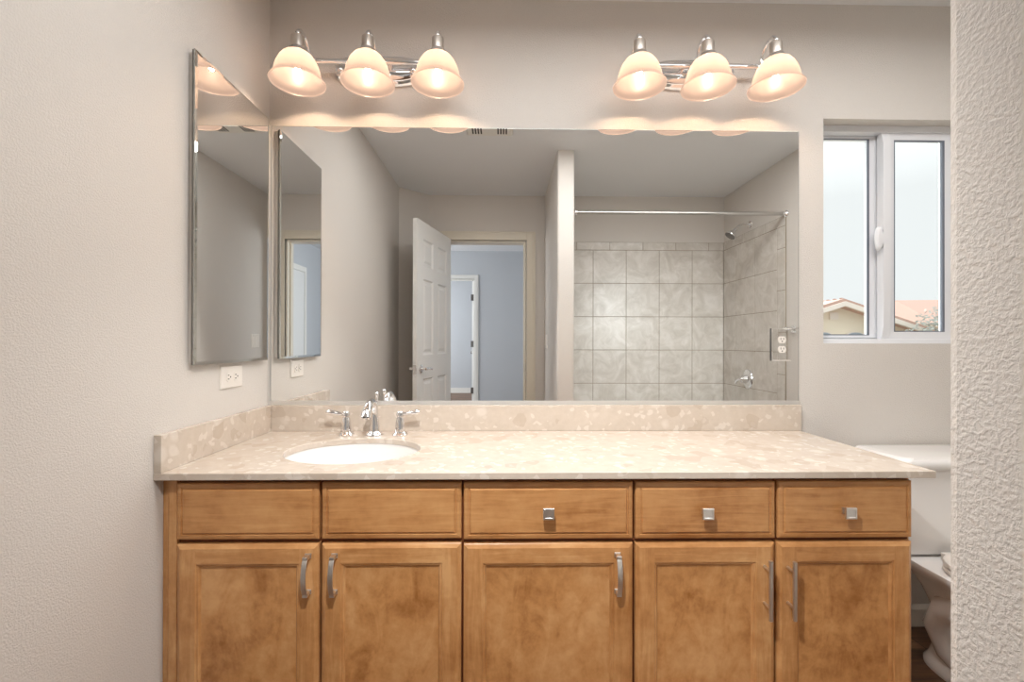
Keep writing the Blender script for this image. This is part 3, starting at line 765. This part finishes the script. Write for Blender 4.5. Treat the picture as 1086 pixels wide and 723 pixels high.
mc = thing('medicine_cabinet', 'slim frameless medicine cabinet with a mirror door, on the left wall', 'medicine cabinet', (0, -.25, 1.061))
my0, my1, c0z, c1z = -.452, -.049, 1.0605, 1.950
MB().box(0, my0 + .008, c0z + .006, .011, my1 - .006, c1z - .004).build('cabinet_body', M['plate'], mc, bevel=.001)
m = MB(); m.box(.0125, my0 + .001, c0z + .001, .0175, my1 - .001, c1z - .001); dd = m.build('door', M['dark_steel'], mc)
def RY(i, x): return [(x, my0 + i, c0z + i), (x, my1 - i, c0z + i), (x, my1 - i, c1z - i), (x, my0 + i, c1z - i)]
m = MB(); m.loops([RY(0, .0176), RY(0, .0215)], False, False, 1)
m.loops([RY(0, .0215), RY(.009, .0228)], False, False, 2); m.add(RY(.009, .0228), [(0, 1, 2, 3)], 0)
m.build('mirror_glass', [M['mirror'], M['mirror_edge'], M['bevel']], dd, recalc=True)

# ------------------------------------------------------------------ vanity lights
def vanity_light(cx, label):
    root = thing('vanity_light', label, 'wall lamp', (cx, 0, 2.153), 'three-shade vanity lights')
    zc = 2.153
    # backplate: rounded oblong, stepped
    def oblong(hw, hh, y, n=40):
        out = []
        for i in range(n):
            a = 2 * PI * i / n; c, s_ = math.cos(a), math.sin(a); p = .55
            out.append((cx + hw * math.copysign(abs(c) ** p, c), y, zc + hh * math.copysign(abs(s_) ** .7, s_)))
        return out
    m = MB(); m.loops([oblong(.165, .058, 0), oblong(.165, .058, -.010), oblong(.160, .053, -.016), oblong(.150, .043, -.018), oblong(.146, .039, -.024), oblong(.130, .026, -.030)], True, True)
    bp_ = m.build('backplate', M['chrome'], root, smooth=35)
    for sx in (-1, 1):
        MB().sphere((cx + sx * .135, -.034, zc - .012), .0135, 16, 10).build('cap_nut', M['chrome'], bp_, smooth=60)
    zb, yb = 2.159, -.056
    m = MB(); m.tube([(cx - .247, yb, zb), (cx + .247, yb, zb)], .0095, 18); m.tube([(cx - .05, -.02, zb), (cx - .05, yb, zb)], .009, 12); m.tube([(cx + .05, -.02, zb), (cx + .05, yb, zb)], .009, 12)
    m.build('bar', M['chrome'], root, smooth=45)
    ly = -.147
    for lx in (cx - .243, cx, cx + .243):
        m = MB(); pts = [(lx, yb, zb), (lx, yb + .002, zb + .018), (lx, yb - .004, zb + .038), (lx, yb - .022, zb + .058), (lx, yb - .048, zb + .0665), (lx, yb - .072, zb + .064), (lx, yb - .087, zb + .052), (lx, ly, 2.190)]
        m.tube(pts, [.0068] * 8, 14); arm = m.build('arm', M['chrome'], root, smooth=50)
        MB().sphere((lx, ly, 2.2), .0095, 16, 10).build('finial', M['chrome'], arm, smooth=60)
        m = MB(); m.lathe([(.001, 2.194), (.014, 2.193), (.020, 2.190), (.021, 2.187), (.021, 2.152), (.019, 2.150)], (lx, ly, 0), 'z', 28, True, True); m.build('socket', M['lamp_nickel'], arm, smooth=40)
        m = MB(); m.lathe([(.018, 2.151), (.025, 2.148), (.029, 2.142), (.030, 2.135), (.027, 2.131), (.014, 2.131)], (lx, ly, 0), 'z', 28, True, True); m.build('collar', M['chrome'], arm, smooth=40)
        prof = [(.024, 2.1345), (.036, 2.131), (.0495, 2.121), (.0605, 2.106), (.069, 2.088), (.0745, 2.070), (.0775, 2.056), (.0800, 2.046), (.0845, 2.040), (.0895, 2.0355), (.0925, 2.032), (.0915, 2.0275)]
        m = MB(); m.lathe(prof, (lx, ly, 0), 'z', 48); sh = m.build('lamp_shade', M['shade'], arm, smooth=60, recalc=False)
        m = MB(); m.lathe([(.001, 2.066), (.0045, 2.0675), (.008, 2.073), (.0095, 2.080), (.0095, 2.103), (.007, 2.107)], (lx, ly, 0), 'z', 18, True, True); m.build('bulb', M['bulb'], arm, smooth=60)
        m = MB(); m.lathe([(.0075, 2.1065), (.0105, 2.112), (.0105, 2.140)], (lx, ly, 0), 'z', 16, True, True); m.build('bulb_base', M['plate'], arm, smooth=60)
    return root


vanity_light(.4135, 'chrome three-shade vanity light above the sink, the left one of two')
vanity_light(1.6095, 'chrome three-shade vanity light nearer the window, the right one of two')

# ------------------------------------------------------------------ outlets and switch
def receptacle(root, c, f, horiz):
    """f(u, v, d): plate coordinates to world"""
    for s_ in (-1, 1):
        u0, v0 = (s_ * .0195, 0) if horiz else (0, s_ * .0195)
        ring = []
        for i in range(24):
            a = 2 * PI * i / 24; p, q_ = .0165 * math.cos(a), .0165 * math.sin(a)
            if horiz: p = max(-.0135, min(.0135, p))
            else: q_ = max(-.0135, min(.0135, q_))
            ring.append((u0 + p, v0 + q_))
        m = MB(); m.loops([[f(u, v, .004) for u, v in ring], [f(u, v, .0075) for u, v in ring]]); sk_ = m.build('socket_face', M['plate'], root)
        m = MB()
        for (a, b, w_, h_) in ((-.006, .004, .0013, .0042), (.006, .004, .0013, .0036), (0, -.0065, .0024, .0024)):
            if horiz: a, b, w_, h_ = -b, a, h_, w_
            P = [(u0 + a - w_, v0 + b - h_), (u0 + a + w_, v0 + b - h_), (u0 + a + w_, v0 + b + h_), (u0 + a - w_, v0 + b + h_)]
            m.loops([[f(u, v, .0074) for u, v in P], [f(u, v, .0078) for u, v in P]])
        m.build('slots', M['slot'], sk_)


o1 = thing('wall_outlet', 'white sideways duplex outlet on the left wall under the medicine cabinet', 'outlet', (0, -.2425, 1.0125))
m = MB(); f1 = lambda u, v, d: (d, -.2425 + u, 1.0135 + v)
m.loops([[f1(a * .0585, b * .0365, 0) for a, b in ((-1, -1), (1, -1), (1, 1), (-1, 1))], [f1(a * .0585, b * .0365, .003) for a, b in ((-1, -1), (1, -1), (1, 1), (-1, 1))], [f1(a * .056, b * .034, .0055) for a, b in ((-1, -1), (1, -1), (1, 1), (-1, 1))]])
m.build('cover_plate', M['plate'], o1); receptacle(o1, None, f1, True)
ox, oz = 1.956, 1.120
o2 = thing('wall_outlet', 'duplex outlet with mirrored cover plate set into the big mirror, right edge', 'outlet', (ox, -.006, oz))
f2 = lambda u, v, d: (ox + u, -.0056 - d, oz + v)
SQ = ((-1, -1), (1, -1), (1, 1), (-1, 1))
m = MB(); m.loops([[f2(a * .0385, b * .0625, 0) for a, b in SQ], [f2(a * .0385, b * .0625, .006) for a, b in SQ]], True, False, 1); m.loops([[f2(a * .0385, b * .0625, .006) for a, b in SQ], [f2(a * .0345, b * .0585, .0075) for a, b in SQ]], False, True)
m.build('cover_plate', [M['acrylic'], M['dark_steel']], o2); f2b = lambda u, v, d: (ox + u * .9, -.0056 - d - .003, oz + v * .95); receptacle(o2, None, f2b, False)
sw = thing('light_switch', 'white double rocker light switch plate on the partition wall by the door', 'light switch', (PX0, -2.17, 1.13))
f3 = lambda u, v, d: (PX0 - d, -2.17 + u, 1.135 + v)
m = MB(); m.loops([[f3(a * .058, b * .0575, 0) for a, b in SQ], [f3(a * .058, b * .0575, .004) for a, b in SQ], [f3(a * .055, b * .0545, .006) for a, b in SQ]]); m.build('cover_plate', M['plate'], sw)
for u in (-.023, .023):
    m = MB(); m.loops([[f3(u + a * .0165, b * .033, .005) for a, b in SQ], [f3(u + a * .016, b * .0325, .0085) for a, b in SQ]]); m.build('rocker', M['plate'], sw)

# ------------------------------------------------------------------ ceiling fan cover
vf = thing('ceiling_vent', 'white square exhaust fan grille on the bathroom ceiling', 'vent', (.80, -1.02, H))
m = MB(); vx, vy, h_ = .80, -1.00, .145
m.loops([[(vx + a * h_, vy + b * h_, H - .0005) for a, b in SQ], [(vx + a * h_, vy + b * h_, H - .008) for a, b in SQ], [(vx + a * (h_ - .012), vy + b * (h_ - .012), H - .018) for a, b in SQ]])
m.build('grille', M['white_trim'], vf)
m = MB()
for k in range(4):
    for sx in (-1, 1):
        x = vx + sx * (.052 + k * .017); m.box(x - .0045, vy - .11, H - .0187, x + .0045, vy + .11, H - .0178)
m.build('slots', M['slot'], vf)

# ------------------------------------------------------------------ shower fittings
ty = -1.45
m = MB(); m.tube([(PX1 + .012, ty, 2.035), (XR - .006, ty, 2.035)], .0125, 20)
rod = thing('shower_rod', 'straight chrome shower curtain rod across the tub alcove', 'shower rod', (2.12, ty, 2.022)); m.build('rod', M['rod'], rod, smooth=40)
for x, s_ in ((PX1, 1), (XR, -1)):
    m = MB(); m.lathe([(.001, 0), (.024, 0), (.024, s_ * .005), (.016, s_ * .016), (.016, s_ * .028), (.0128, s_ * .03)], (x, ty, 2.035), 'x', 24, True, True); m.build('end_flange', M['chrome'], rod, smooth=35)
sh = thing('shower', 'chrome shower head on a curved arm above the tile, right side', 'shower head', (XR, -1.93, 2.08))
m = MB(); m.lathe([(.001, 0), (.030, 0), (.028, -.006), (.012, -.010)], (XR, -1.93, 2.083), 'x', 24, True, True)
m.tube([(XR - .004, -1.93, 2.083), (XR - .05, -1.93, 2.085), (XR - .085, -1.93, 2.075), (XR - .112, -1.93, 2.052), (XR - .12, -1.93, 2.045)], .0085, 14); m.build('shower_arm', M['chrome'], sh, smooth=45)
dirv = Vector((-.62, 0, -.78)).normalized(); p0 = Vector((XR - .115, -1.93, 2.050))
m = MB(); ds = [(0, .010), (.010, .015), (.022, .014), (.030, .016), (.045, .028), (.060, .042), (.072, .048), (.078, .047)]
m.tube([p0 + dirv * a for a, r in ds], [r for a, r in ds], 28); m.build('spray_head', M['chrome'], sh, smooth=35)
m = MB(); m.tube([p0 + dirv * .0775, p0 + dirv * .0795], [.043, .042], 28); m.build('spray_face', M['dark_steel'], sh)
va = thing('shower_valve', 'chrome shower valve with lever handle on the tiled wall', 'shower valve', (XR - .01, -1.94, .83))
m = MB(); m.lathe([(.001, 0), (.068, 0), (.066, -.006), (.054, -.013), (.030, -.016), (.027, -.03), (.024, -.05), (.001, -.052)], (XR - .011, -1.94, .832), 'x', 36, True, True, sy=1.18); m.build('escutcheon', M['chrome'], va, smooth=35)
m = MB(); m.tube([(XR - .055, -1.94, .832), (XR - .07, -1.945, .832), (XR - .078, -1.965, .827), (XR - .080, -1.99, .815), (XR - .082, -2.005, .795)], [.014, .012, .009, .009, .010], 14); m.build('lever', M['chrome'], va, smooth=50)
tb = thing('towel_bar', 'chrome towel bar on the right wall just outside the tub tile', 'towel bar', (XR, -1.1, 1.2))
m = MB(); m.tube([(XR - .055, -1.40, 1.222), (XR - .055, -.80, 1.222)], .008, 14); m.build('bar', M['chrome'], tb, smooth=40)
for y in (-1.365, -.83):
    m = MB(); m.box(XR, y - .02, 1.195, XR - .008, y + .02, 1.245).box(XR - .008, y - .010, 1.21, XR - .066, y + .010, 1.234); m.build('bracket', M['chrome'], tb, bevel=.002)

# bathtub
bt = thing('bathtub', 'white alcove bathtub below the grey-beige tile surround', 'bathtub', (2.12, -1.95, FZ))
tx0, tx1, ty0, ty1 = PX1 + .013, XR - .013, YB + .013, -1.56
m = MB()
def RT(i, z, r=.06, n=6):
    a0, a1, b0, b1 = tx0 + i, tx1 - i, ty0 + i, ty1 - i; o = []
    for cx_, cy__, st in ((a1 - r, b1 - r, 0), (a0 + r, b1 - r, 1), (a0 + r, b0 + r, 2), (a1 - r, b0 + r, 3)):
        for k in range(n + 1):
            a = PI / 2 * (st + k / n); o.append((cx_ + r * math.cos(a), cy__ + r * math.sin(a), z))
    return o
m.loops([RT(0, FZ, .005), RT(0, .42, .005), RT(.005, .43, .01), RT(.07, .432, .08), RT(.085, .42, .08), RT(.11, .25, .09), RT(.15, .12, .1), RT(.2, .10, .1)], True, True)
m.build('tub_shell', M['tub'], bt, smooth=40)

# ------------------------------------------------------------------ toilet
to = thing('toilet', 'white two-piece toilet between the vanity and the right wall', 'toilet', (2.47, -.38, FZ))
TX = 2.452


def rrect(x0, x1, y0, y1, r, z, n=5):
    o = []
    for cx_, cy__, st in ((x1 - r, y1 - r, 0), (x0 + r, y1 - r, 1), (x0 + r, y0 + r, 2), (x1 - r, y0 + r, 3)):
        for k in range(n + 1):
            a = PI / 2 * (st + k / n); o.append((cx_ + r * math.cos(a), cy__ + r * math.sin(a), z))
    return o


m = MB(); m.loops([rrect(TX - .190, TX + .190, -.205, -.03, .03, .398), rrect(TX - .205, TX + .205, -.218, -.022, .035, .41), rrect(TX - .216, TX + .216, -.234, -.020, .04, .60), rrect(TX - .220, TX + .220, -.238, -.020, .04, .705)])
m.build('tank', M['porcelain'], to, smooth=40)
m = MB(); m.loops([rrect(TX - .228, TX + .228, -.248, -.014, .035, .703), rrect(TX - .234, TX + .234, -.254, -.012, .038, .710), rrect(TX - .234, TX + .234, -.254, -.012, .038, .727), rrect(TX - .226, TX + .226, -.247, -.018, .034, .7365), rrect(TX - .20, TX + .20, -.222, -.04, .03, .7385)])
m.build('tank_lid', M['porcelain'], to, smooth=45)
m = MB(); m.tube([(TX + .165, -.236, .65), (TX + .165, -.256, .65)], .010, 12); m.tube([(TX + .17, -.256, .651), (TX + .10, -.260, .643)], [.007, .005], 10); m.build('flush_lever', M['chrome'], to, smooth=40)


def bowl_ring(w_, yb_, yf, z, n=40, sq=.0):
    """egg-shaped ring: back edge yb_, front yf, half width w_"""
    o = []; yc = (yb_ + yf) / 2; hl = (yb_ - yf) / 2
    for i in range(n):
        a = 2 * PI * i / n; c, s_ = math.cos(a), math.sin(a)
        e_ = .62 if s_ > 0 else 1.0     # squarer at the back
        o.append((TX + w_ * math.copysign(abs(c) ** e_, c), yc + hl * math.copysign(abs(s_) ** e_, s_), z))
    return o


m = MB(); m.loops([bowl_ring(.135, -.155, -.50, FZ), bowl_ring(.135, -.155, -.50, FZ + .012), bowl_ring(.122, -.165, -.49, FZ + .030), bowl_ring(.098, -.17, -.47, .11), bowl_ring(.092, -.165, -.47, .17),
                   bowl_ring(.100, -.15, -.52, .23), bowl_ring(.125, -.12, -.60, .29), bowl_ring(.160, -.075, -.68, .345), bowl_ring(.186, -.040, -.715, .372), bowl_ring(.192, -.034, -.722, .385), bowl_ring(.190, -.034, -.720, .395), bowl_ring(.18, -.045, -.71, .3985)])
m.build('bowl', M['porcelain'], to, smooth=50)
for sx in (-1, 1):
    pts = [(TX + sx * .088, -.50, .20), (TX + sx * .100, -.44, .26), (TX + sx * .108, -.36, .285), (TX + sx * .104, -.28, .25), (TX + sx * .094, -.24, .18), (TX + sx * .088, -.27, .11), (TX + sx * .085, -.33, .07)]
    MB().tube(pts, [.03, .045, .052, .052, .048, .042, .03], 16).build('trapway', M['porcelain'], to, smooth=60)
m = MB(); m.loops([bowl_ring(.182, -.262, -.722, .3995), bowl_ring(.188, -.258, -.730, .405), bowl_ring(.186, -.258, -.728, .414), bowl_ring(.178, -.266, -.72, .418)]); m.build('seat', M['plate'], to, smooth=45)
m = MB(); m.loops([bowl_ring(.180, -.262, -.720, .4195), bowl_ring(.186, -.256, -.727, .424), bowl_ring(.184, -.258, -.725, .434), bowl_ring(.16, -.28, -.70, .440)]); m.build('seat_lid', M['plate'], to, smooth=45)
for sx in (-1, 1): MB().box(TX + sx * .075 - .018, -.262, .398, TX + sx * .075 + .018, -.235, .425).build('seat_hinge', M['plate'], to, bevel=.004)
